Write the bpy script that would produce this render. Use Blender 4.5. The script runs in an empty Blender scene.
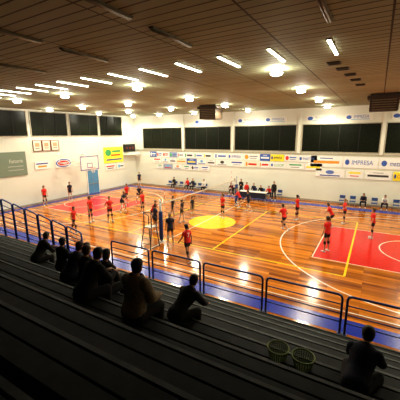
import bpy, math, random
import numpy as np
from mathutils import Vector, Matrix
random.seed(7)
S=bpy.context.scene
COL=S.collection
try:
    S.view_settings.view_transform='Standard'
    S.view_settings.look='Medium High Contrast'
except Exception: pass

# ---------------------------------------------------------------- materials
MATS={}
def mat(name,col,rough=.6,metal=0.,emis=None,estr=0.,var=.12,scale=6.,spec=.5):
    if name in MATS: return MATS[name]
    m=bpy.data.materials.new(name); m.use_nodes=True
    nt=m.node_tree; b=nt.nodes['Principled BSDF']
    b.inputs['Roughness'].default_value=rough; b.inputs['Metallic'].default_value=metal
    b.inputs['Specular IOR Level'].default_value=spec
    tc=nt.nodes.new('ShaderNodeTexCoord'); n=nt.nodes.new('ShaderNodeTexNoise'); n.inputs['Scale'].default_value=scale
    n.inputs['Detail'].default_value=3
    nt.links.new(tc.outputs['Object'],n.inputs['Vector'])
    r=nt.nodes.new('ShaderNodeValToRGB')
    r.color_ramp.elements[0].position=.3; r.color_ramp.elements[1].position=.7
    r.color_ramp.elements[0].color=tuple(c*(1-var) for c in col)+(1,)
    r.color_ramp.elements[1].color=tuple(min(1,c*(1+var)) for c in col)+(1,)
    nt.links.new(n.outputs['Fac'],r.inputs['Fac']); nt.links.new(r.outputs['Color'],b.inputs['Base Color'])
    if emis:
        b.inputs['Emission Color'].default_value=tuple(emis)+(1,); b.inputs['Emission Strength'].default_value=estr
    MATS[name]=m; return m

def mat_floor():
    m=bpy.data.materials.new('parquet'); m.use_nodes=True; nt=m.node_tree; b=nt.nodes['Principled BSDF']
    tc=nt.nodes.new('ShaderNodeTexCoord')
    br=nt.nodes.new('ShaderNodeTexBrick'); br.inputs['Scale'].default_value=1
    br.inputs['Brick Width'].default_value=2.4; br.inputs['Row Height'].default_value=.2
    br.inputs['Mortar Size'].default_value=.004; br.inputs['Bias'].default_value=0
    br.inputs['Color1'].default_value=(.66,.225,.024,1); br.inputs['Color2'].default_value=(.20,.048,.005,1)
    br.inputs['Mortar'].default_value=(.15,.05,.01,1)
    nt.links.new(tc.outputs['Object'],br.inputs['Vector'])
    mp=nt.nodes.new('ShaderNodeMapping'); mp.inputs['Scale'].default_value=(.5,5,1)
    nz=nt.nodes.new('ShaderNodeTexNoise'); nz.inputs['Scale'].default_value=1.5; nz.inputs['Detail'].default_value=4
    nt.links.new(tc.outputs['Object'],mp.inputs['Vector']); nt.links.new(mp.outputs['Vector'],nz.inputs['Vector'])
    mx=nt.nodes.new('ShaderNodeMixRGB'); mx.blend_type='OVERLAY'; mx.inputs['Fac'].default_value=.6
    nt.links.new(br.outputs['Color'],mx.inputs['Color1']); nt.links.new(nz.outputs['Fac'],mx.inputs['Color2'])
    nt.links.new(mx.outputs['Color'],b.inputs['Base Color'])
    b.inputs['Roughness'].default_value=.15; b.inputs['Specular IOR Level'].default_value=.5
    return m
def mat_ceiling():
    m=bpy.data.materials.new('slat_ceiling'); m.use_nodes=True; nt=m.node_tree; b=nt.nodes['Principled BSDF']
    tc=nt.nodes.new('ShaderNodeTexCoord')
    br=nt.nodes.new('ShaderNodeTexBrick'); br.inputs['Scale'].default_value=1; br.offset=0
    br.inputs['Brick Width'].default_value=2.4; br.inputs['Row Height'].default_value=.30
    br.inputs['Mortar Size'].default_value=.024; br.inputs['Mortar Smooth'].default_value=.3
    br.inputs['Color1'].default_value=(.37,.40,.26,1); br.inputs['Color2'].default_value=(.31,.335,.215,1)
    br.inputs['Mortar'].default_value=(.05,.05,.03,1)
    nt.links.new(tc.outputs['Object'],br.inputs['Vector']); nt.links.new(br.outputs['Color'],b.inputs['Base Color'])
    b.inputs['Roughness'].default_value=.7; b.inputs['Specular IOR Level'].default_value=.2
    return m

# ---------------------------------------------------------------- helpers
def newobj(name,me,parent=None,kind=None,label=None,cat=None,group=None,loc=None):
    o=bpy.data.objects.new(name,me); COL.objects.link(o)
    if parent is not None: o.parent=parent
    if kind: o['kind']=kind
    if label: o['label']=label
    if cat: o['category']=cat
    if group: o['group']=group
    if loc is not None: o.location=loc
    return o
def empty(name,loc,label,cat,group=None,rz=0):
    o=newobj(name,None,label=label,cat=cat,group=group,loc=loc); o.empty_display_size=.2; o.rotation_euler=(0,0,rz); return o
class MB:
    def __init__(s): s.v=[]; s.f=[]; s.m=[]
    def add(s,vs,fs,mi=0):
        n=len(s.v); s.v+= [tuple(v) for v in vs]; s.f+=[tuple(i+n for i in f) for f in fs]; s.m+=[mi]*len(fs)
    def box(s,a,b,mi=0):
        x0,y0,z0=a;x1,y1,z1=b
        s.add([(x0,y0,z0),(x1,y0,z0),(x1,y1,z0),(x0,y1,z0),(x0,y0,z1),(x1,y0,z1),(x1,y1,z1),(x0,y1,z1)],
          [(0,3,2,1),(4,5,6,7),(0,1,5,4),(1,2,6,5),(2,3,7,6),(3,0,4,7)],mi)
    def quad(s,x0,y0,x1,y1,z,mi=0): s.add([(x0,y0,z),(x1,y0,z),(x1,y1,z),(x0,y1,z)],[(0,1,2,3)],mi)
    def rings(s,rs,mi=0):
        n=len(rs[0]); vs=[p for r in rs for p in r]; fs=[]
        for k in range(len(rs)-1):
            for i in range(n):
                j=(i+1)%n; fs.append((k*n+i,k*n+j,(k+1)*n+j,(k+1)*n+i))
        fs.append(tuple(reversed(range(n)))); fs.append(tuple((len(rs)-1)*n+i for i in range(n)))
        s.add(vs,fs,mi)
    def tube(s,p0,p1,r0,r1=None,seg=8,mi=0,caps=False):
        p0=Vector(p0);p1=Vector(p1); r1=r0 if r1 is None else r1
        d=(p1-p0).normalized(); a=d.orthogonal().normalized(); b=d.cross(a)
        def ring(c,r): return [c+a*math.cos(2*math.pi*i/seg)*r+b*math.sin(2*math.pi*i/seg)*r for i in range(seg)]
        if caps: 
            rs=[ring(p0-d*r0*c,r0*q) for c,q in ((.97,.25),(.75,.66),(.35,.93))]+[ring(p0,r0),ring(p1,r1)]+[ring(p1+d*r1*c,r1*q) for c,q in ((.35,.93),(.75,.66),(.97,.25))]
        else: rs=[ring(p0,r0),ring(p1,r1)]
        s.rings(rs,mi)
    def path(s,pts,r,seg=8,mi=0):
        for a,b in zip(pts[:-1],pts[1:]): s.tube(a,b,r,seg=seg,mi=mi,caps=True)
    def loft(s,secs,seg=12,mi=0):  # secs: (center, ax, ay) vectors
        s.rings([[Vector(c)+Vector(ax)*math.cos(2*math.pi*i/seg)+Vector(ay)*math.sin(2*math.pi*i/seg) for i in range(seg)] for c,ax,ay in secs],mi)
    def lathe(s,prof,cx=0,cy=0,seg=20,mi=0):
        s.loft([((cx,cy,z),(r,0,0),(0,r,0)) for r,z in prof],seg,mi)
    def mesh(s,name,mats,smooth=False):
        me=bpy.data.meshes.new(name); me.from_pydata(s.v,[],s.f)
        for m in mats: me.materials.append(m)
        me.polygons.foreach_set('material_index',s.m)
        if smooth: me.polygons.foreach_set('use_smooth',[True]*len(s.f))
        me.update(); return me
def bevel(o,w=.01,seg=2):
    m=o.modifiers.new('bevel','BEVEL'); m.width=w; m.segments=seg; m.limit_method='ANGLE'; return o
def text_mesh(txt,h,w=None):
    c=bpy.data.curves.new('t','FONT'); c.body=txt; c.size=1; c.align_x='CENTER'; c.align_y='CENTER'; c.extrude=.004
    o=bpy.data.objects.new('t',c); COL.objects.link(o); bpy.context.view_layer.update()
    dg=bpy.context.evaluated_depsgraph_get(); me=bpy.data.meshes.new_from_object(o.evaluated_get(dg))
    bpy.data.objects.remove(o)
    co=np.empty(len(me.vertices)*3); me.vertices.foreach_get('co',co); co=co.reshape(-1,3)
    mn=co.min(0);mx=co.max(0); cen=(mn+mx)/2; co[:,:2]-=cen[:2]
    sy=h/(mx[1]-mn[1]); sx=sy if w is None else w/(mx[0]-mn[0])
    co[:,0]*=sx; co[:,1]*=sy; me.vertices.foreach_set('co',co.ravel()); me.update(); return me

# ---------------------------------------------------------------- constants
WX=-26.0; WY=28.5; CZ=8.25; XR=9.0; YB=-2.5
cream=mat('cream_plaster',(.72,.735,.64),.8,var=.03,scale=.6)
dark_glass=mat('night_glass',(.010,.013,.008),.3,var=.3,spec=.2)
frame_m=mat('window_frame_metal',(.45,.43,.34),.5,.2)
blue=mat('blue_paint',(.010,.04,.20),.4)
blue_b=mat('bright_blue_paint',(.015,.06,.28),.4)
blue_door=mat('light_blue_door',(.10,.28,.48),.5)
white=mat('white_paint',(.85,.85,.8),.5,var=.03)
whiteline=mat('white_court_paint',(.8,.72,.6),.25,var=.04)
yellow=mat('yellow_court_paint',(.80,.56,.01),.25,var=.12,scale=2)
redp=mat('red_court_paint',(.60,.015,.008),.22,var=.1)
bluep=mat('blue_court_paint',(.008,.03,.34),.25,var=.1)
black=mat('black_plastic',(.015,.015,.015),.5)
steel=mat('grey_steel',(.35,.35,.35),.4,.6)
standm=mat('shaded_stand_concrete',(.004,.0045,.004),.9,var=.25,scale=3,spec=.05)  # dark grey lowered further; the stand's dimness is put into the colour
bench_m=mat('shaded_bench_board',(.018,.021,.0205),.65,var=.3,scale=4,spec=.18)  # boards darkened likewise, shade of the stand in their colour
nose_m=mat('lighter_step_edge',(.06,.068,.066),.55,var=.4,scale=3,spec=.3)  # strip along each step edge, lighter than the boards

# ---------------------------------------------------------------- floor
b=MB()
b.quad(WX,9.0,XR,WY,0,0)
def L(x0,y0,x1,y1,mi,z=.004): b.quad(min(x0,x1),min(y0,y1),max(x0,x1),max(y0,y1),z,mi)
CX,CY=-10.1,18.05
L(WX+.1,9.25,XR,10.05,4,.002); L(WX+.1,26.4,XR,27.3,4,.002); L(WX+.2,10.05,WX+.8,26.4,4,.002)
for sgn in (1,-1):
    e=CX+sgn*14; ft=CX+sgn*7.8
    L(ft,CY-3.1,e,CY+2.85,3,.003)
    for yy in (CY-3.1,CY+2.85): L(ft,yy-.025,e,yy+.025,1)
    L(ft-.025,CY-3.1,ft+.025,CY+2.85,1); L(e-.03,CY-7.5,e+.03,CY+7.5,1)
def ring(cx,cy,r,w,mi,a0=0,a1=360,z=.005,n=64):
    vs=[];fs=[]
    for i in range(n+1):
        a=math.radians(a0+(a1-a0)*i/n)
        vs+=[(cx+math.cos(a)*(r-w/2),cy+math.sin(a)*(r-w/2),z),(cx+math.cos(a)*(r+w/2),cy+math.sin(a)*(r+w/2),z)]
    for i in range(n): fs.append((2*i,2*i+1,2*i+3,2*i+2))
    b.add(vs,fs,mi)
for sgn in (1,-1):
    a=180 if sgn>0 else 0
    ring(CX+sgn*12.4,CY,6.8,.07,1,a-90,a+90); ring(CX+sgn*12.6,CY,1.9,.06,1,0,360)
    for yy in (-6.8,6.8): L(CX+sgn*12.4,CY+yy-.03,CX+sgn*14,CY+yy+.03,1)
for yy in (-7.5,7.5): L(CX-14,CY+yy-.03,CX+14,CY+yy+.03,1)
vs=[(CX+.5,CY,.0035)]+[(CX+.5+1.65*math.cos(2*math.pi*i/48),CY+1.65*math.sin(2*math.pi*i/48),.0035) for i in range(48)]
b.add(vs,[(0,1+i,1+(i+1)%48) for i in range(48)],2)
L(CX-.03,CY-7.5,CX+.03,CY+7.5,1)
for xx in (-9.4,-3,3,9.4): L(CX+xx-.045,CY-4.65,CX+xx+.045,CY+4.65,2,.006)
for yy in (-4.65,4.65): L(CX-9.4,CY+yy-.045,CX+9.4,CY+yy+.045,2,.006)
fl=newobj('floor',b.mesh('floor',[mat_floor(),whiteline,yellow,redp,bluep]),kind='structure')
fl['label']='glossy orange parquet sports floor with painted court lines'

# ---------------------------------------------------------------- shell
def boxobj(name,a,bb,m,**k):
    q=MB(); q.box(a,bb); return newobj(name,q.mesh(name,[m]),**k)
boxobj('ceiling',(WX-.3,YB,CZ),(XR+.3,WY+.3,CZ+.2),mat_ceiling(),kind='structure')
boxobj('wall_far',(WX-.3,WY,-.1),(XR+.3,WY+.3,CZ),cream,kind='structure')
boxobj('wall_left',(WX-.3,YB,-.1),(WX,WY,CZ),cream,kind='structure')
boxobj('wall_right',(XR,YB,-.1),(XR+.3,WY,CZ),cream,kind='structure')
boxobj('wall_back',(WX-.3,YB-.3,-.1),(XR+.3,YB,CZ),mat('dark_back_wall',(.06,.055,.045),.9),kind='structure')
skirt=mat('grey_skirting',(.3,.28,.24),.6)
boxobj('baseboard_far',(WX,WY-.03,0),(XR,WY,.15),skirt,kind='structure')
boxobj('baseboard_left',(WX,9.3,0),(WX+.03,WY-.03,.15),skirt,kind='structure')
wn=1
def window_y(x0,x1,z0,z1,n):
    global wn
    q=MB(); y=WY
    q.box((x0,y-.03,z0),(x1,y,z1),0)
    for t in (z0,z1): q.box((x0,y-.07,t-.04),(x1,y-.03,t+.04),1)
    for i in range(n+1):
        xx=x0+(x1-x0)*i/n; w=.04 if i in(0,n) else .02
        q.box((xx-w,y-.07,z0),(xx+w,y-.03,z1),1 if i in (0,n) else 2)
    newobj('window_%d'%wn,q.mesh('w',[dark_glass,frame_m,black]),kind='structure'); wn+=1
def window_x(y0,y1,z0,z1,n):
    global wn
    q=MB(); x=WX
    q.box((x,y0,z0),(x+.03,y1,z1),0)
    for t in (z0,z1): q.box((x+.03,y0,t-.04),(x+.07,y1,t+.04),1)
    for i in range(n+1):
        yy=y0+(y1-y0)*i/n; w=.04 if i in(0,n) else .02
        q.box((x+.03,yy-w,z0),(x+.07,yy+w,z1),1 if i in (0,n) else 2)
    newobj('window_%d'%wn,q.mesh('w',[dark_glass,frame_m,black]),kind='structure'); wn+=1
for x0,x1 in ((-24.6,-19.0),(-18.6,-13.0),(-12.6,-6.5),(-6.0,.1),(.45,6.5)): window_y(x0,x1,4.45,6.85,4)
for y0,y1 in ((8.0,11.4),(11.7,15.25),(15.55,19.15),(19.4,22.85),(23.1,26.4)): window_x(y0,y1,6.0,8.1,3)
ti=1
for xx in (-18.8,-12.8,-6.25,.27,7.0):
    boxobj('trim_%d'%ti,(xx-.12,WY-.12,4.3),(xx+.12,WY,CZ),cream,kind='structure'); ti+=1
boxobj('trim_%d'%ti,(WX,WY-.06,4.2),(XR,WY,4.32),frame_m,kind='structure'); ti+=1
for i,(y0,y1,z) in enumerate(((21.0,22.4,2.45),)):
    q=MB(); q.box((WX,y0,0),(WX+.05,y1,z),0)
    q.box((WX,y0-.08,0),(WX+.09,y0,z+.08),1); q.box((WX,y1,0),(WX+.09,y1+.08,z+.08),1); q.box((WX,y0-.08,z),(WX+.09,y1+.08,z+.08),1)
    q.box((WX+.05,y0+.1,1.0),(WX+.11,y1-.1,1.06),2); q.box((WX+.05,(y0+y1)/2-.01,0.02),(WX+.056,(y0+y1)/2+.01,z-.02),2)
    newobj('door_%d'%(i+1),q.mesh('door',[blue_door,white,steel]),kind='structure')

# ---------------------------------------------------------------- signs
def cm(c):
    k='sign_%d_%d_%d'%tuple(int(x*99) for x in c); return mat(k,c,.5,var=.03)
def sign(wall,u0,u1,z0,z1,bg,parts=(),label='',name='sponsor_sign',group='sponsor signs on the gym walls',frame=None):
    w=u1-u0;h=z1-z0
    if wall=='far': M=Matrix.Translation((u0,WY-.065,z0))@Matrix.Rotation(math.pi/2,4,'X')
    else: M=Matrix.Translation((WX+.065,u0,z0))@Matrix.Rotation(math.pi/2,4,'Z')@Matrix.Rotation(math.pi/2,4,'X')
    q=MB(); q.box((0,0,-.055),(w,h,0),0)
    if frame: 
        t=.05
        for a,bb in (((-t,-t,-.055),(w+t,0,.02)),((-t,h,-.055),(w+t,h+t,.02)),((-t,0,-.055),(0,h,.02)),((w,0,-.055),(w+t,h,.02))): q.box(a,bb,1)
    o=newobj(name,q.mesh('sign',[cm(bg),cm(frame or bg)]),label=label,cat='sign',group=group); o.matrix_world=M
    for i,p in enumerate(parts):
        if p[0]=='t':
            _,t,cx,cy,pw,ph,c=p; me=text_mesh(t,ph*h,pw*w); me.materials.clear(); me.materials.append(cm(c))
            ob=newobj('lettering',me,parent=o,loc=(cx*w,cy*h,.006))
        else:
            k,cx,cy,pw,ph,c=p; q=MB()
            if k=='r': q.box((-pw*w/2,-ph*h/2,0),(pw*w/2,ph*h/2,.004))
            else: q.loft([((0,0,z),(pw*w/2,0,0),(0,ph*h/2,0)) for z in (0,.004)],24)
            ob=newobj('emblem' if k=='e' else 'stripe',q.mesh('m',[cm(c)]),parent=o,loc=(cx*w,cy*h,.0005+.005*i))
    return o
W=(.82,.82,.78);B=(.03,.07,.35);RD=(.6,.03,.02);G=(.03,.10,.05);Y=(.88,.72,.04);K=(.05,.05,.05);GR=(.05,.35,.12);CY_=(.15,.4,.65);OR=(.8,.3,.03);PB=(.12,.2,.5);LG=(.3,.32,.34);BG=(.05,.12,.42)
sign('left',10.6,14.8,2.75,4.75,(.19,.25,.19),[('t','Fattorie',.80,.62,.26,.15,(.62,.65,.56)),('r',.78,.40,.3,.03,(.45,.48,.42)),('r',.78,.25,.3,.04,(.38,.41,.36))],'muted grey-green banner with pale script lettering')
for i in range(3):
    sign('left',15.6+i*.85,16.3+i*.85,4.75,5.6,(.78,.74,.62),[('r',.5,.6,.6,.4,(.5,.35,.2)),('r',.5,.25,.6,.06,K)],'framed certificate with brown wooden frame',name='framed_certificate',group='framed certificates',frame=(.18,.07,.03))
sign('left',17.5,19.2,3.05,3.9,W,[('e',.5,.5,.95,.9,BG),('e',.5,.5,.80,.68,W),('e',.5,.5,.70,.54,RD),('r',.5,.5,.5,.12,W)],'white sign with blue and red oval emblem')
sign('left',15.5,16.9,3.1,3.8,W,[('r',.5,.7,.8,.15,B),('r',.5,.35,.6,.2,OR)],'small white sign with coloured bars')
sign('left',23.4,26.3,3.0,4.75,(.90,.84,.06),[('e',.22,.65,.3,.42,GR),('r',.64,.72,.44,.12,GR),('r',.6,.48,.5,.08,RD),('r',.5,.2,.8,.08,B)],'yellow banner with green and red emblem')
sign('left',23.5,25.0,2.2,2.85,W,[('r',.5,.65,.8,.2,RD),('r',.5,.3,.6,.14,K)],'small white sign with red stripe')
sign('left',25.2,26.4,2.2,2.85,W,[('e',.3,.5,.3,.6,CY_),('r',.65,.5,.4,.2,K)],'small white sign with light blue emblem')
def rnd_parts(bg):
    k=random.randrange(5); dark=sum(bg)<1.0
    pal=[W,Y,W] if dark else [B,RD,K,GR,CY_,OR,PB,Y]
    dk=random.choice(pal); d2=random.choice([W] if dark else [B,RD,K,PB,LG])
    if k==0: return [('e',.2,.5,.24,.7,dk),('r',.62,.62,.5,.2,d2),('r',.62,.3,.4,.1,d2)]
    if k==1: return [('r',.5,.68,.7,.22,dk),('r',.5,.3,.5,.1,d2)]
    if k==2: return [('r',.5,.45,.8,.24,dk),('r',.5,.8,.4,.08,d2)]
    if k==3: return [('e',.5,.62,.3,.5,dk),('r',.5,.2,.7,.14,d2)]
    return [('r',.14,.5,.12,.6,dk),('r',.58,.5,.6,.3,d2)]
def band(x0,x1,z0,z1,wmin,wmax,gap,txts=(),pale=.16,hj=.06):
    x=x0;i=0
    while x<x1:
        wd=random.uniform(wmin,wmax); 
        r=random.random(); bg=W if r>pale else random.choice([BG,(.45,.5,.6),(.75,.74,.6),(.3,.36,.5)])
        c=dict(txts).get(i)
        if c:
            wd=max(wd,c[2]) if len(c)<4 else c[2]; bg=c[3] if len(c)>3 else W
            parts=[('t',c[0],.56,.5,.6,.40,c[1]),('e',.12,.5,.13,.5,random.choice([BG,OR,B]))]; lb='banner with small lettering and round emblem'
        else: parts=rnd_parts(bg); lb='small sponsor panel with coloured emblem and bars'
        j=random.uniform(0,hj)
        sign('far',x,x+wd,z0+j,z1-j*.3,bg,parts,lb); x+=wd+gap; i+=1
band(-23.6,-15.2,3.48,4.12,.8,1.3,.05); band(-23.2,-15.2,2.8,3.43,.8,1.4,.05); band(-22.6,-16.5,2.15,2.72,.8,1.3,.15)
band(-14.9,-5.4,3.5,4.14,1.0,1.7,.04,((1,('IMPRESA',B,1.7)),(4,('IMPRESA',K,1.3,Y)),(6,('MARTINI',PB,1.6))))
band(-14.7,-5.4,2.8,3.43,.9,1.7,.06,((4,('COOP',GR,1.4)),))
band(-5.1,8.0,3.15,4.12,2.0,3.0,.05,((1,('IMPRESA',PB,2.6)),(2,('mezzo fondo',B,3.0))),pale=.05)
band(-4.6,8.0,2.25,3.0,1.1,2.4,.12,((3,('COOP',RD,1.1,Y)),),pale=.1)
for x0,x1,t,c in ((-17.3,-15.0,'VOLLEY',PB),(-12.3,-10.2,'VSH6',LG),(-9.5,-7.4,'IMPRESA',PB),(-5.7,-3.4,'Schumers',LG),(-2.6,-.6,'IMPRESA',PB),(.7,3.0,'VOLLEY',PB),(3.8,6.0,'IMPRESA',PB)):
    sign('far',x0,x1,7.08,7.6,(.80,.80,.72),[('t',t,.6,.56,.56,.48,c),('e',.14,.5,.2,.6,BG),('r',.55,.16,.7,.09,CY_)],'pale banner with lettering and blue swoosh above windows')

# ---------------------------------------------------------------- lights
warm=(1,.91,.69)
tube_em=mat('lit_fluorescent_tube',(.9,.9,.8),.4,emis=(1,.97,.82),estr=11)
tube_off=mat('unlit_tube',(.30,.28,.2),.4)
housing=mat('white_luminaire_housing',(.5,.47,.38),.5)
housing_d=mat('unlit_luminaire_housing',(.19,.18,.11),.6)  # housing and tube darker on unlit fixtures; dimness put into their colour
def tube_light(x,y,on,ln=1.45,w=.05):
    q=MB(); q.box((-w,-ln/2,-.035),(w,ln/2,0))
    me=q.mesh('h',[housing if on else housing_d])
    o=newobj('tube_light',me,label='lit fluorescent tube luminaire on the slatted ceiling' if on else 'unlit fluorescent luminaire on the slatted ceiling',cat='ceiling light',group='fluorescent ceiling lights',loc=(x,y,CZ))
    q=MB(); q.tube((-.025,-ln/2+.03,-.05),(-.025,ln/2-.03,-.05),.017,seg=8); q.tube((.025,-ln/2+.03,-.05),(.025,ln/2-.03,-.05),.017,seg=8)
    newobj('lamp_tube',q.mesh('t',[tube_em if on else tube_off],True),parent=o)
for i in range(17):
    tube_light(-1.28-1.49*i,9.15,True,1.6)
for yy,xs in ((6.3,[-1.1,-4.4,-7.4,-10.5,-13.8,-17,-20.4]),(4.1,[-4.4,-7.3,-10.5,-13.6])):
    for xx in xs: tube_light(xx,yy,False,1.6,.06)
bulb_m=mat('lit_bulb',(1,1,1),.4,emis=(1,.98,.88),estr=70)
refl_m=mat('reflector_aluminium',(.9,.88,.8),.5,.2)
q=MB(); q.lathe([(.05,.07),(.06,.065),(.06,.03),(.05,.02)],seg=16); ME_bal=q.mesh('b',[housing],True)
q=MB()
q.loft([((0,0,z),(r,0,0),(0,r,0)) for r,z in [(.06,.03),(.10,.025),(.13,.012),(.14,.0),(.13,.0),(.11,.01),(.08,.016),(.05,.02)]],24); ME_ref=q.mesh('r',[refl_m],True)
q=MB(); q.lathe([(.03,.01),(.14,-.005),(.20,-.04),(.215,-.07),(.19,-.11),(.11,-.14),(.03,-.15)],seg=20); ME_bulb=q.mesh('bu',[bulb_m],True)
bays=[]
for yy,xs in ((11.1,(-3.35,-9.8,-15,-19.6,-24)),(16.2,(-3.6,-10.2,-15.2,-19.9,-24)),(21.4,(-3.6,-10.3,-15.3,-20.1,-24)),(26.6,(-3.8,-10.5,-16.2,-20.6,-24.3)),(11.1,(3.2,)),(16.2,(3.4,)),(21.4,(3.4,)),(26.6,(3.4,))):
    for xx in xs: bays.append((xx,yy))
for x_,y_ in bays:
    o=newobj('bay_light',ME_bal,label='round high-bay lamp glowing white under the ceiling',cat='ceiling light',group='round high-bay lamps',loc=(x_,y_,CZ-.08))
    newobj('reflector',ME_ref,parent=o); newobj('bulb',ME_bulb,parent=o)
    q=MB(); q.tube((0,0,.06),(0,0,.08),.02); newobj('rod',q.mesh('rod',[steel]),parent=o)
    l=bpy.data.lights.new('bay_lamp','SPOT'); l.energy=(430 if y_<12 else 490); l.color=warm; l.shadow_soft_size=.16
    l.spot_size=math.radians((106 if x_<-12 else 132) if y_<12 else (142 if (x_<-12 and y_<17) else 166)); l.spot_blend=.5
    lo=bpy.data.objects.new('bay_lamp_light',l); COL.objects.link(lo); lo.location=(x_,y_,CZ-.32)
    l=bpy.data.lights.new('bay_glow','POINT'); l.energy=32; l.color=warm; l.shadow_soft_size=.1
    lo=bpy.data.objects.new('bay_glow_light',l); COL.objects.link(lo); lo.location=(x_,y_,CZ-.62)
wd=bpy.data.worlds.new('World'); S.world=wd; wd.use_nodes=True
wd.node_tree.nodes['Background'].inputs['Color'].default_value=(.01,.008,.006,1)

def heater(x_,y_,s,h):
    q=MB(); q.box((-.5*s,-.45*s,-h),(.5*s,.45*s,0)); q.box((-.6*s,-.52*s,-.2*s),(.6*s,.52*s,-.08*s)); 
    o=newobj('ceiling_heater',q.mesh('h',[mat('brown_metal',(.045,.028,.015),.6,.1)]),label='dark brown box-shaped air heater hanging from the ceiling',cat='heater',group='ceiling air heaters',loc=(x_,y_,CZ)); bevel(o,.02)
    q=MB()
    for i in range(6): q.box((-.42*s,-.47*s,-h*.95+i*.09*s),(.42*s,-.45*s,-h*.95+i*.09*s+.045))
    newobj('grille',q.mesh('g',[mat('tan_slats',(.20,.14,.07),.6)]),parent=o)
heater(-11.6,21.6,1.4,1.05); heater(.05,21.4,1.45,.95)
for i,(x_,y_) in enumerate(((-1.5,11.2),(-1.35,12.3),(-1.2,13.6),(-1.1,15),(-1.0,16.6))):
    q=MB(); q.box((-.2,-.22,-.03),(.2,.22,0)); o=newobj('ceiling_vent',q.mesh('v',[black]),label='small dark rectangular vent in the ceiling',cat='vent',group='ceiling vents',loc=(x_,y_,CZ))
    q=MB()
    for k in range(4): q.box((-.17,-.17+k*.1,-.04),(.17,-.15+k*.1,-.03))
    newobj('louvre',q.mesh('l',[mat('dark_louvre',(.06,.05,.04),.6)]),parent=o)

# ---------------------------------------------------------------- grandstand
RISE=.45; DEP=.85; Y0=8.4; NT=11
def tierY(j): return Y0-DEP*j
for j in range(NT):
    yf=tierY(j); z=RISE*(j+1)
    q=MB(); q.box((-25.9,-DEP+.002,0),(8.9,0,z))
    o=newobj('bleacher_tier',q.mesh('s',[standm]),loc=(0,yf,0),label='dark grey, shade-darkened step of the spectator stand with bench boards',cat='bleachers',group='tiers of the spectator stand')
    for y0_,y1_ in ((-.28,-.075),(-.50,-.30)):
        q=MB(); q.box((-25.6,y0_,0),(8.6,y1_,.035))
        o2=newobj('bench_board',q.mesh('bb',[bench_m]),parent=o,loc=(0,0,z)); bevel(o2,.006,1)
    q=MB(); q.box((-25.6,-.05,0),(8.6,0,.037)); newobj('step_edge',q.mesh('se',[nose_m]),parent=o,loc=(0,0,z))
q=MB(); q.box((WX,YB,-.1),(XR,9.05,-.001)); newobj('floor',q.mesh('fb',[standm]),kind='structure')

# ---------------------------------------------------------------- railings
def rail_panel(x0,x1,y,ztl,ztr,bl,group='blue railing panels',mids=(.3,.52,.76),r=.036):
    o=empty('railing_panel',((x0+x1)/2,y,.004),'blue tubular steel railing panel with horizontal bars','railing',group)
    hw=(x1-x0)/2; c=.12
    q=MB(); q.path([(-hw,0,0),(-hw,0,ztl-c),(-hw+c*.3,0,ztl-c*.3),(-hw+c,0,ztl),(hw-c,0,ztr),(hw-c*.3,0,ztr-c*.3),(hw,0,ztr-c),(hw,0,0)],r)
    newobj('frame',q.mesh('f',[bl],True),parent=o)
    for mz in mids:
        q=MB(); q.tube((-hw,0,ztl*mz),(hw,0,ztr*mz),.02); newobj('rail',q.mesh('r',[bl],True),parent=o)
    for s_ in (-1,1):
        q=MB(); q.box((s_*hw-.07,-.07,-.004),(s_*hw+.07,.07,.012))
        newobj('base_plate',q.mesh('b',[bl]),parent=o)
    return o
for x0,x1 in ((-10.15,-7.95),(-7.75,-5.42),(-5.26,-2.94),(-2.8,-.46),(-.32,2.0),(2.15,4.5),(4.65,7.0)): rail_panel(x0,x1,9.2,1.28,1.28,blue)
zz=1.35; x1=-12.2
for k in range(8):
    rail_panel(x1-1.1,x1,9.2,zz+.16,zz,blue_b,'blue stair railings',mids=(.12,.26,.40,.54,.68,.84),r=.04); x1-=1.2; zz+=.16

# ---------------------------------------------------------------- volleyball net
NX=CX-.15
net=empty('volleyball_net',(NX,CY,0),'volleyball net with white top tape stretched between two posts','net')
y0n,y1n=CY-5.0,CY+5.7
for yy,nm in ((y0n,'post'),(y1n,'post')):
    q=MB(); q.tube((0,yy-CY,0.001),(0,yy-CY,2.5),.055,seg=12); q.lathe([(.18,0.001),(.18,.02),(.06,.05)],0,yy-CY)
    newobj(nm,q.mesh('p',[steel],True),parent=net)
    q=MB(); q.lathe([(.11,.15),(.12,.2),(.12,1.75),(.11,1.8)],0,yy-CY,seg=14)
    newobj('post_padding',q.mesh('p',[mat('blue_padding',(.02,.05,.2),.6)],True),parent=net)
tape=mat('white_tape',(.70,.66,.55),.7)
q=MB(); q.box((-.012,y0n-CY,2.18),(.012,y1n-CY,2.25)); newobj('top_tape',q.mesh('t',[tape]),parent=net)
q=MB(); q.box((-.006,y0n+.3-CY,1.225),(.006,y1n-.3-CY,1.25)); newobj('bottom_tape',q.mesh('t',[mat('dark_tape',(.15,.13,.1),.7)]),parent=net)
q=MB(); 
n=int((y1n-y0n)/.14)
for i in range(n+1):
    yy=y0n-CY+(y1n-y0n)*i/n; q.box((-.0025,yy-.0025,1.24),(.0025,yy+.0025,2.18))
for i in range(1,8): 
    z=1.24+i*.118; q.box((-.0025,y0n-CY,z-.0025),(.0025,y1n-CY,z+.0025))
newobj('mesh_netting',q.mesh('n',[mat('black_cord',(.02,.018,.015),.8)]),parent=net)
for yy in (CY-4.6,CY+4.6):
    q=MB()
    for k in range(9): q.tube((.015,yy-CY,1.25+.2*k),(.015,yy-CY,1.45+.2*k),.012,mi=k%2)
    newobj('antenna',q.mesh('a',[mat('antenna_red',(.6,.03,.02),.5),white]),parent=net)
rs=empty('referee_stand',(NX,y0n-.95,0.001),'tall dark metal referee ladder stand beside the net post','referee stand')
q=MB()
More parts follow.
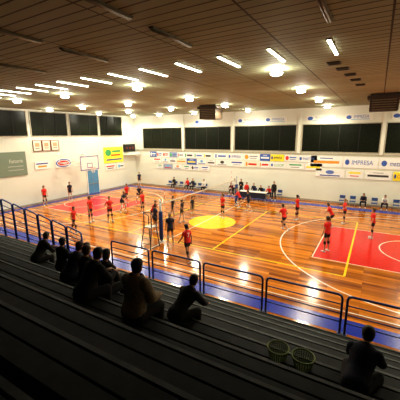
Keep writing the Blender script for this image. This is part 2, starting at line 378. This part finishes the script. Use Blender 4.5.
for sx in (-.32,.32):
    q.tube((sx,-.45,0),(sx*.8,-.2,1.15),.026); q.tube((sx,.35,0),(sx*.8,.2,1.15),.026); q.tube((sx*.8,-.2,1.15),(sx*.8,-.2,2.0),.024); q.tube((sx*.8,.2,1.15),(sx*.8,.2,1.7),.022)
    q.tube((sx,-.45,0.05),(sx,.35,.05),.018); q.tube((sx*.8,-.2,1.95),(sx*.8,.2,1.68),.018)
q.tube((-.256,-.2,2.0),(.256,-.2,2.0),.02)
newobj('frame',q.mesh('f',[mat('dark_blue_metal',(.03,.04,.08),.45,.4)],True),parent=rs)
q=MB(); q.box((-.28,-.24,1.14),(.28,.24,1.18)); newobj('platform',q.mesh('p',[steel]),parent=rs)
for k in range(3):
    q=MB(); t=(k+1)/4; q.tube((-.3,-.45+.25*t,1.15*t),(.3,-.45+.25*t,1.15*t),.018); newobj('rung',q.mesh('r',[steel],True),parent=rs)

# ---------------------------------------------------------------- basketball hoop
hp=empty('basketball_hoop',(WX+.045,CY+1.2,2.95),'wall-mounted basketball hoop with white backboard','basketball hoop')
q=MB()
for yy in (-.6,.6):
    for z_ in (.15,.85): q.tube((0,yy*2.2,z_+.4),(2.6,yy*.8,z_),.045)
    q.tube((0,yy*2.2,.55),(2.6,yy*.8,.85),.035); q.tube((0,yy*2.2,.4),(0,yy*2.2,1.4),.04)
q.tube((1.2,-.98,.3),(1.2,.98,1.0),.035); q.tube((1.2,.98,.3),(1.2,-.98,1.0),.035)
newobj('bracket',q.mesh('br',[white],True),parent=hp)
q=MB(); q.box((2.6,-1.05,-.1),(2.64,1.05,1.2),0)
for a,bb in (((2.64,-1.05,-.1),(2.645,1.05,-.03)),((2.64,-1.05,1.13),(2.645,1.05,1.2)),((2.64,-1.05,-.1),(2.645,-.98,1.2)),((2.64,.98,-.1),(2.645,1.05,1.2)),((2.64,-.3,.1),(2.646,.3,.15)),((2.64,-.3,.5),(2.646,.3,.55)),((2.64,-.3,.1),(2.646,-.25,.54)),((2.64,.25,.1),(2.646,.3,.54))): q.box(a,bb,1)
newobj('backboard',q.mesh('bb',[white,mat('backboard_line',(.05,.05,.3),.5)]),parent=hp)
q=MB(); rp=[(3.05+.225*math.cos(2*math.pi*i/20),.225*math.sin(2*math.pi*i/20),.1) for i in range(21)]; q.path(rp,.014,6); q.tube((2.64,0,.1),(2.83,0,.1),.02)
newobj('rim',q.mesh('rim',[mat('orange_rim',(.7,.15,.02),.4)],True),parent=hp)
q=MB()
for i in range(12):
    a=2*math.pi*i/12
    for s_ in (1,-1):
        a2=a+s_*.5; q.tube((3.05+.22*math.cos(a),.22*math.sin(a),.1),(3.05+.12*math.cos(a2),.12*math.sin(a2),-.33),.006,seg=4)
newobj('hoop_net',q.mesh('hn',[white]),parent=hp)
o=boxobj('scoreboard',(0,-.9,0),(.25,.9,.9),black,label='dark scoreboard box with dim red displays in the corner',cat='scoreboard',loc=(WX+.001,27.35,4.1)); bevel(o,.02)
for k in range(3):
    q=MB(); q.box((.25,-.62+k*.5,.35),(.258,-.42+k*.5,.55)); newobj('display_panel',q.mesh('d',[mat('red_display',(.25,.03,.02),.4)]),parent=o)
q=MB(); q.box((0,-1.0,-.35),(.9,1.0,-.28)); q.box((.86,-1.0,-.28),(.9,1.0,-.02))
newobj('mounting_shelf',q.mesh('s',[white]),parent=o)

# ---------------------------------------------------------------- people
V=Vector
SKIN=mat('skin',(.55,.30,.18),.6,var=.05)
EYE=mat('eye_dark',(.02,.015,.01),.3); LIP=mat('lips',(.35,.10,.08),.5)
POSES={
 'stand':dict(lean=3,arms=[((.18,.02,-1),(.08,.25,-1))]*2,legs=[((.10,.03,-1),(.05,-.04,-1))]*2),
 'hips':dict(lean=2,arms=[((.65,-.25,-.8),(-.75,.45,-.35))]*2,legs=[((.14,.03,-1),(.06,-.04,-1))]*2),
 'walk':dict(lean=6,arms=[((.15,.35,-1),(.02,.75,-.8)),((.15,-.35,-1),(.1,.1,-1))],legs=[((.05,-.28,-1),(.0,-.55,-1)),((.05,.42,-1),(0,-.02,-1))]),
 'run':dict(lean=14,arms=[((.15,.6,-.9),(.0,1,.2)),((.2,-.6,-.8),(.0,.6,-.7))],legs=[((.05,-.35,-1),(.0,-1,-.55)),((.05,.75,-.85),(0,-.2,-1))]),
 'ready':dict(lean=28,arms=[((.2,.45,-.9),(-.05,.9,-.25))]*2,legs=[((.28,.55,-.9),(.12,-.45,-1))]*2),
 'onearm':dict(lean=4,arms=[((.3,.6,.9),(-.05,.4,1)),((.2,.2,-1),(.0,.6,-.7))],legs=[((.12,.2,-1),(.05,-.1,-1)),((.12,-.15,-1),(.05,-.3,-1))]),
 'crossed':dict(lean=2,arms=[((.2,.05,-1),(-.85,.5,.15))]*2,legs=[((.11,.03,-1),(.05,-.04,-1))]*2),
 'sit':dict(lean=10,arms=[((.15,.35,-1),(-.25,.9,-.35))]*2,legs=[((.18,1,-.05),(.0,-.05,-1))]*2),
 'sitlean':dict(lean=38,arms=[((.2,.55,-1),(-.4,.9,.05))]*2,legs=[((.25,1,-.05),(.0,.0,-1))]*2),
 'sitback':dict(lean=-8,arms=[((.2,.3,-1),(-.4,.85,-.2))]*2,legs=[((.15,1,-.05),(.0,.15,-1))]*2),
 'sitbent':dict(lean=52,arms=[((.2,.6,-.8),(-.3,.7,-.5))]*2,legs=[((.3,1,-.05),(.0,.0,-1))]*2),
}
def person(x,y,z,ang,pose,top,bottom,hair,label,H_=1.76,seat=None,sleeve='short',legs='short',group='volleyball players',ponytail=False,vox=.022,bulk=.012,headyaw=0,headpitch=0,kneepad=None,shoe=None,number=None):
    P=POSES[pose]; s=H_/1.78
    la=math.radians(P['lean']); T=V((0,math.sin(la),math.cos(la))); FD=V((0,math.cos(la),-math.sin(la))); X=V((1,0,0))
    seated=pose.startswith('sit')
    q=MB(); bones=[]
    p=V((0,0,0))
    secs=[(-.11,.095,.08,0),(-.05,.15,.105,-.005),(.02,.165,.115,-.01),(.12,.148,.10,0),(.22,.13,.092,.005),(.33,.150,.108,.01),(.43,.168,.115,.008),(.50,.160,.098,0),(.545,.11,.075,-.005),(.575,.06,.06,-.003)]
    q.loft([(p+T*t+FD*o,X*rx,FD*ry) for t,rx,ry,o in secs],16)
    N=p+T*.57
    bones.append(('pelvis',p-T*.08,p+T*.08,.13)); bones.append(('torso',p+T*.14,p+T*.46,.135)); bones.append(('torso',p+T*.49-X*.09,p+T*.49+X*.09,.085))
    hy=math.radians(headyaw); hpz=math.radians(P['lean']*.35+headpitch)
    HU=V((0,math.sin(hpz),math.cos(hpz))); HF=V((0,math.cos(hpz),-math.sin(hpz)))
    Rm=Matrix.Rotation(hy,3,HU); HF=Rm@HF; HX=HF.cross(HU)
    q.tube(N-T*.06,N+HU*.10,.056,.052,seg=10,caps=True)
    bones.append(('neck',N-T*.01,N+HU*.05,.05))
    C=N+HU*.165+HF*.02
    hs=[(-.118,.022,.025,.045),(-.10,.045,.05,.03),(-.055,.062,.078,.012),(0,.073,.092,.0),(.05,.073,.093,-.004),(.09,.055,.072,-.006),(.113,.022,.03,-.006)]
    q.loft([(C+HU*t+HF*o,HX*rx,HF*ry) for t,rx,ry,o in hs],14)
    q.tube(C-HU*.02+HF*.085,C+HU*.02+HF*.078,.016,.010,seg=6,caps=True)
    bones.append(('head',C-HU*.05,C+HU*.05,.075))
    hands=[]; 
    for si,sd in enumerate((-1,1)):
        ua,fa=P['arms'][si]
        def lv(d): 
            d=V((d[0]*sd,d[1],d[2])).normalized(); return d
        sh=p+T*.485+X*(.165*sd)
        e=sh+lv(ua)*.28; w=e+lv(fa)*.25; fd=lv(fa)
        q.tube(sh,e,.052,.040,seg=10,caps=True); q.tube(e,w,.041,.028,seg=10,caps=True)
        bones.append(('uarm',sh,e,.045)); bones.append(('farm',e,w,.034))
        side=fd.cross(V((0,0,1)) if abs(fd.z)<.8 else V((0,1,0))).normalized(); nrm=fd.cross(side).normalized()
        if nrm.dot(V((-sd,0,0)))<0: nrm=-nrm; side=-side
        q.loft([(w-fd*.01,side*.026,nrm*.022),(w+fd*.03,side*.036,nrm*.019),(w+fd*.085,side*.042,nrm*.017),(w+fd*.10,side*.034,nrm*.012)],10)
        bones.append(('hand',w+fd*.02,w+fd*.1,.02)); hands.append((w,fd,side,nrm,sd))
        tl,sl=P['legs'][si]
        hj=p+X*(.085*sd)-T*.03; k=hj+lv(tl)*.43; a=k+lv(sl)*.42
        q.tube(hj,k,.085,.056,seg=12,caps=True)
        mid=k+(a-k)*.3-V((0,1,0))*.012
        q.tube(k,mid,.055,.056,seg=10,caps=True); q.tube(mid,a,.056,.036,seg=10,caps=True)
        bones.append(('thigh',hj,k,.07)); bones.append(('shin',k,a,.045))
        sdn=lv(sl); fw=V((sd*.12,1,0)); fw=(fw-sdn*fw.dot(sdn)).normalized() if abs(sdn.z)<.93 else V((sd*.12,1,0)).normalized()
        dn=sdn if abs(sdn.z)<.93 else V((0,0,-1))
        q.tube(a+dn*.045-fw*.045,a+dn*.052+fw*.15,.04,.032,seg=10,caps=True); q.tube(a,a+dn*.03,.038,.042,seg=8,caps=True)
        bones.append(('foot%d'%si,a+dn*.05-fw*.04,a+dn*.05+fw*.14,.035))
    me=q.mesh('raw',[]); ob=bpy.data.objects.new('raw',me); COL.objects.link(ob)
    md=ob.modifiers.new('r','REMESH'); md.mode='VOXEL'; md.voxel_size=vox; md.use_smooth_shade=True
    sm=ob.modifiers.new('s','SMOOTH'); sm.factor=.5; sm.iterations=2
    dg=bpy.context.evaluated_depsgraph_get(); me2=bpy.data.meshes.new_from_object(ob.evaluated_get(dg)); bpy.data.objects.remove(ob)
    nvv=len(me2.vertices); co=np.empty(nvv*3); me2.vertices.foreach_get('co',co); co=co.reshape(-1,3)
    nr=np.empty(nvv*3); me2.vertices.foreach_get('normal',nr); nr=nr.reshape(-1,3)
    faces=[tuple(pp.vertices) for pp in me2.polygons]
    fc=np.array([co[list(f)].mean(0) for f in faces])
    best=np.full(len(fc),1e9); lab=np.zeros(len(fc),int); tt=np.zeros(len(fc))
    for bi,(nm,a0,a1,r) in enumerate(bones):
        a0=np.array(a0);a1=np.array(a1);d=a1-a0; t=np.clip(((fc-a0)@d)/(d@d),0,1); dist=np.linalg.norm(fc-(a0+t[:,None]*d),axis=1)-r
        m_=dist<best; best[m_]=dist[m_]; lab[m_]=bi; tt[m_]=t[m_]
    names=np.array([b_[0] for b_ in bones]); ln=names[lab]
    hc=fc-np.array(C); hx=hc@np.array(HX); hf=hc@np.array(HF); hu=hc@np.array(HU)
    ishead=(ln=='head')|((ln=='neck')&(hu>-.10))
    hairm=ishead&~((hf>.035)&(hu<.068))&(hu>-.085)&~((hf>.0)&(hu<.0))
    shirt=(ln=='torso')|((ln=='pelvis')&(((fc-np.array(p))@np.array(T))>-.01))
    if sleeve=='short': shirt|=(ln=='uarm')&(tt<.55)
    elif sleeve=='none': shirt|=(ln=='uarm')&(tt<.05)
    else: shirt|=(ln=='uarm')|((ln=='farm')&(tt<.93))|(ln=='neck')&(tt<.3)
    pants=(ln=='pelvis')&~shirt
    pants|=(ln=='thigh')&(tt<(.38 if legs=='short' else 2))
    if legs=='long': pants|=(ln=='shin')&(tt<.93)
    mb=MB(); mb.v=[tuple(c) for c in co]; mb.f=list(faces); mb.m=[0]*len(faces)
    for w,fd,side,nrm,sd in hands:
        for fi in range(4):
            ln_=(.066,.078,.072,.055)[fi]; b0=w+fd*.09+side*(.031-.021*fi)
            d1=(fd+nrm*.25).normalized(); d2=(fd+nrm*.75).normalized()
            m1=b0+d1*ln_*.55; mb.tube(b0-fd*.02,m1,.0095,.0085,seg=5,caps=True); mb.tube(m1,m1+d2*ln_*.45,.0085,.007,seg=5,caps=True)
        b0=w+fd*.035+side*.03; m1=b0+(fd*.6+side*.7+nrm*.2).normalized()*.04
        mb.tube(b0,m1,.011,.010,seg=5,caps=True); mb.tube(m1,m1+(fd+side*.2+nrm*.4).normalized()*.03,.010,.008,seg=5,caps=True)
    for sx in (-1,1):
        e=C+HX*(.029*sx)+HU*.012+HF*.079; mb.tube(e-HX*.008,e+HX*.008,.009,.009,seg=6,mi=1,caps=True)
        e=C+HX*(.073*sx)-HU*.005; mb.tube(e-HU*.022,e+HU*.022+HX*.006*sx,.012,.015,seg=6,caps=True)
    e=C-HU*.055+HF*.083; mb.tube(e-HX*.02,e+HX*.02,.007,.007,seg=6,mi=2,caps=True)
    body=mb.mesh('person',[SKIN,EYE,LIP],True)
    zoff=seat+.10*s if seated else -co[:,2].min()*s+.008
    root=newobj('person',body,label=label,cat='person',group=group,loc=(x,y,z+zoff))
    root.scale=(s,s,s); root.rotation_euler=(0,0,ang)
    def shell(mask,name,m,off,extra=None):
        idx=np.nonzero(mask)[0]
        if len(idx)==0: return None
        rm={};vs=[];fs=[]
        for i in idx:
            f=[]
            for v_ in faces[i]:
                if v_ not in rm: rm[v_]=len(vs); vs.append(tuple(co[v_]+nr[v_]*off))
                f.append(rm[v_])
            fs.append(tuple(f))
        mm=MB(); mm.v=vs; mm.f=fs; mm.m=[0]*len(fs)
        if extra: extra(mm)
        return newobj(name,mm.mesh(name,[m],True),parent=root)
    shell(shirt,'jacket' if sleeve=='long' else 'jersey',top,bulk)
    shell(pants,'trousers' if legs=='long' else 'shorts',bottom,bulk*.8)
    def pt(mm):
        if ponytail:
            a=C-HF*.09+HU*.03; mm.tube(a,a-HF*.05-HU*.02,.028,.03,seg=8,caps=True); mm.tube(a-HF*.05-HU*.02,a-HF*.06-HU*.17,.03,.012,seg=8,caps=True)
    shell(hairm,'hair',hair,.016,pt)
    for i in (0,1): shell((ln=='foot%d'%i)|((lab==[k for k,b_ in enumerate(bones) if b_[0]=='shin'][i])&(tt>.97)),'shoe',shoe or WSH,.006)
    if kneepad is not None:
        tl=[k for k,b_ in enumerate(bones) if b_[0] in('thigh',)]; sl=[k for k,b_ in enumerate(bones) if b_[0]=='shin']
        for i in (0,1): shell(((lab==tl[i])&(tt>.86))|((lab==sl[i])&(tt<.22)),'kneepad',kneepad,.012)
    if number:
        tm=text_mesh(number,.20); tm.materials.clear(); tm.materials.append(white)
        o=newobj('jersey_number',tm,parent=root); c0=p+T*.36-FD*.125
        M=Matrix(((X.x,T.x,-FD.x,c0.x),(X.y,T.y,-FD.y,c0.y),(X.z,T.z,-FD.z,c0.z),(0,0,0,1)))
        o.matrix_local=M
    return root
WSH=mat('white_shoes',(.7,.7,.68),.5)
BSH=mat('dark_shoes',(.02,.02,.02),.5)
RED=mat('red_jersey_fabric',(.66,.02,.012),.7); BLK=mat('black_shorts_fabric',(.012,.012,.015),.8); NAV=mat('dark_navy_fabric',(.015,.018,.04),.8)
BEI=mat('beige_grey_coat',(.24,.19,.12),.9,var=.4,scale=30); DRK=mat('dark_coat_fabric',(.013,.012,.011),.9); WHT=mat('white_fabric',(.7,.68,.62),.8)
BRN=mat('brown_hair',(.05,.026,.012),.7); BLO=mat('fair_hair',(.28,.17,.07),.7); BLH=mat('black_hair',(.010,.008,.007),.6)
DRD=mat('dark_red_fabric',(.12,.012,.01),.8); NVC=mat('navy_coat_fabric',(.018,.021,.045),.85)
D=math.radians
DS={'stand':'standing','hips':'hands on hips','walk':'walking','run':'running','ready':'crouched ready','onearm':'one arm raised','crossed':'arms folded'}
def red(x,y,ang,pose,h=1.76,**k):
    k.setdefault('ponytail',random.random()<.6)
    return person(x,y,0,D(ang),pose,RED,k.pop('bot',BLK),k.pop('hair',random.choice([BRN,BRN,BLO,BLH])),'player in red jersey and dark shorts, '+DS[pose],h,kneepad=k.pop('kp',BLK),**k)
def drk(x,y,ang,pose,h=1.74,**k):
    k.setdefault('ponytail',random.random()<.6)
    tp=k.pop('top',NAV)
    return person(x,y,0,D(ang),pose,tp,BLK,k.pop('hair',random.choice([BRN,BRN,BLO,BLH])),'player in '+('red' if tp is RED else 'dark')+' jersey and dark shorts, '+DS[pose],h,kneepad=k.pop('kp',WHT),**k)
red(-24.9,15.4,-90,'stand'); drk(-24.8,17.9,-100,'stand')
red(-16.0,11.6,-60,'walk',1.7); red(-17.1,13.8,-80,'stand',1.86); red(-15.9,14.5,-100,'hips',1.84); drk(-17.2,17.0,-90,'ready',1.85)
red(-19.2,19.6,-90,'walk',1.76); drk(-18.4,20.3,-120,'ready',1.72); red(-13.2,15.9,-90,'ready',1.7); drk(-24.4,27.2,-120,'stand',1.7)
drk(-11.6,14.2,-20,'stand',1.82); drk(-11.4,16.9,-80,'onearm',1.62); drk(-11.3,18.1,-90,'stand',1.62); red(-15.6,17.6,-90,'stand',1.72); drk(-12.5,17.3,-70,'walk',1.68)
red(-7.4,11.4,70,'walk',1.86,number='7'); red(-9.4,19.3,150,'hips',1.78); drk(-9.5,22.8,90,'ready',1.72,top=RED); drk(-8.4,21.9,90,'walk',1.7)
red(-4.7,18.6,60,'run',1.78); red(-4.5,21.3,80,'stand',1.8); red(-1.8,16.0,60,'stand',1.88); red(-2.1,20.5,90,'ready',1.74); red(-1.5,21.9,95,'hips',1.72); red(.2,19.5,90,'stand',1.76)
drk(-9.5,12.9,40,'stand',1.8)
chair_seat=mat('blue_chair_plastic',(.03,.08,.25),.5)
q=MB(); q.box((-.22,-.2,.42),(.22,.22,.46)); CS=q.mesh('cs',[chair_seat])
q=MB(); q.box((-.22,-.24,.6),(.22,-.2,.86)); CB=q.mesh('cb',[chair_seat])
q=MB(); q.tube((0,0,0),(0,0,.42),.014); CL=q.mesh('cl',[steel],True)
q=MB(); q.tube((0,0,0),(0,-.03,.45),.012); CU=q.mesh('cu',[steel],True)
def chair(x,y,ang):
    o=empty('chair',(x,y,0.003),'blue plastic chair with steel legs beside the court','chair','courtside chairs',rz=ang)
    newobj('seat',CS,parent=o); newobj('backrest',CB,parent=o)
    for sx in (-.19,.19):
        for sy in (-.19,.19): newobj('leg',CL,parent=o,loc=(sx,sy,.0))
        newobj('upright',CU,parent=o,loc=(sx,-.19,.42))
tops=[DRK,RED,NAV,WHT,DRD,RED,NAV]
NMS={'dark_coat_fabric':'dark','red_jersey_fabric':'red','dark_navy_fabric':'navy','white_fabric':'white','dark_red_fabric':'dark red'}
def seated_far(x,y=27.75,i=0):
    chair(x,y,math.pi)
    tp=tops[i%len(tops)]
    person(x,y-.02,0,math.pi,random.choice(['sit','sitlean','sitback']),tp,BLK,random.choice([BRN,BLH,BLO]),'person in '+NMS[tp.name]+' tracksuit seated on a courtside chair',1.72,seat=.48,sleeve='long',legs='long',group='people seated along the far side',vox=.03,bulk=.014)
for i,xx in enumerate((-19.6,-17.8,-17.1,-15.7,-12.4,-10.9,-10.1,-9.3,-8.5,-.6,.9)): seated_far(xx,i=i)
for xx in (-20.4,-18.8,-16.4,-7.6,-2.2,-1.4,.2,1.7): chair(xx,27.75,math.pi)
for i,(xx,yy,tp) in enumerate(((-11.8,26.9,WHT),(-7.9,27.0,DRK),(-11.2,27.1,DRK))):
    person(xx,yy,0,math.pi,'stand' if i%2 else 'crossed',tp,BLK,BRN,'person in '+NMS[tp.name]+' tracksuit standing by the court edge',1.76,sleeve='long',legs='long',group='people standing along the far side',vox=.03)
tb=empty('scorer_table',(-9.7,26.5,0.003),'long white scorer table with dark front panel','table')
q=MB(); q.box((-1.3,-.3,.72),(1.3,.3,.76)); newobj('table_top',q.mesh('t',[white]),parent=tb)
q=MB(); q.box((-1.28,-.28,.2),(1.28,-.26,.72)); newobj('front_panel',q.mesh('t',[NAV]),parent=tb)
for sx in (-1.2,1.2):
    for sy in (-.24,.24):
        q=MB(); q.tube((sx,sy,0),(sx,sy,.72),.02); newobj('leg',q.mesh('l',[steel],True),parent=tb)

def spec(x,j,pose,top,hair,label,ang=0,h=1.76,bottom=None,dy=0,**k):
    seatz=RISE*(j+1)+.035
    return person(x,tierY(j)-.18+dy,0,D(ang),pose,top,bottom or DRK,hair,label,h,seat=seatz,sleeve='long',legs='long',group='spectators in the stand',vox=k.pop('vox',.018),bulk=k.pop('bulk',.028),shoe=BSH,**k)
spec(-8.6,4,'sitlean',DRK,BLH,'dark-haired spectator in dark coat leaning forward on the stand')
spec(-7.4,4,'sit',DRK,BLH,'spectator in dark coat sitting on the stand')
spec(-6.75,4,'sitlean',DRD,BRN,'spectator in dark reddish coat leaning forward on the stand')
spec(-5.9,5,'sitlean',NVC,BRN,'spectator in navy coat leaning forward on the stand',bulk=.035)
spec(-5.3,5,'sit',DRK,BRN,'spectator in black coat seen from behind',bulk=.035)
spec(-4.7,5,'sit',DRK,BLH,'spectator in dark coat with broad shoulders seen from behind',bulk=.04,h=1.8)
spec(-4.25,6,'sitlean',DRK,BLH,'spectator in black coat hunched on the stand',bulk=.035)
spec(-3.05,6,'sit',BEI,BLH,'dark-haired spectator in brownish padded coat seen from behind',bulk=.055,h=1.8)
spec(-2.85,5,'sitbent',DRK,BLH,'spectator in black coat bending forward over the knees',ang=-10,h=1.7)
spec(.06,5,'sitbent',NVC,BLH,'spectator in navy shirt leaning forward, seen from behind',ang=-10,h=1.66,dy=-.12)
gm=mat('green_wicker',(.07,.11,.035),.8,var=.5,scale=60)
gr=mat('pale_green_rim',(.22,.28,.10),.7)
def basket(x,y,z,r,lab):
    o=empty('basket',(x,y,z),lab,'basket','green baskets on the bench')
    q=MB(); q.loft([((0,0,h),(rr,0,0),(0,rr,0)) for rr,h in ((r*.70,0),(r*.72,.012),(r*.66,.012))],28); newobj('basket_bottom',q.mesh('b',[gm],True),parent=o)
    q=MB(); q.path([(r*math.cos(2*math.pi*i/24),r*math.sin(2*math.pi*i/24),.17) for i in range(25)],.013,6); newobj('rim',q.mesh('r',[gr],True),parent=o)
    for hh in (.02,.05,.08,.11,.14):
        rr=r*(.74+1.5*hh); q=MB(); q.path([(rr*math.cos(2*math.pi*i/24),rr*math.sin(2*math.pi*i/24),hh) for i in range(25)],.006,5); newobj('woven_band',q.mesh('r',[gr],True),parent=o)
    q=MB()
    for i in range(26):
        a=2*math.pi*i/26; q.tube((r*.73*math.cos(a),r*.73*math.sin(a),.01),(r*1.0*math.cos(a),r*1.0*math.sin(a),.165),.007,seg=4)
    newobj('rib',q.mesh('ri',[gm]),parent=o)
basket(-.98,3.93,RISE*6+.038,.155,'round green open-weave basket on the bench boards')
basket(-.62,3.93,RISE*6+.038,.155,'second round green open-weave basket standing beside the other')

# ---------------------------------------------------------------- camera
f=300.0
yaw=math.radians(30.4);pit=math.atan(65/300);roll=math.radians(0.45)
F=V((-math.sin(yaw)*math.cos(pit),math.cos(yaw)*math.cos(pit),-math.sin(pit)))
R=F.cross(V((0,0,1))).normalized();U=R.cross(F)
R2=R*math.cos(roll)-U*math.sin(roll);U2=U*math.cos(roll)+R*math.sin(roll)
cam=bpy.data.cameras.new('camera'); cam.sensor_width=36; cam.lens=36*f/400; cam.clip_start=.05; cam.clip_end=200
co_=bpy.data.objects.new('camera',cam); COL.objects.link(co_)
co_.matrix_world=Matrix(((R2.x,U2.x,-F.x,0),(R2.y,U2.y,-F.y,0),(R2.z,U2.z,-F.z,6.0),(0,0,0,1)))
S.camera=co_
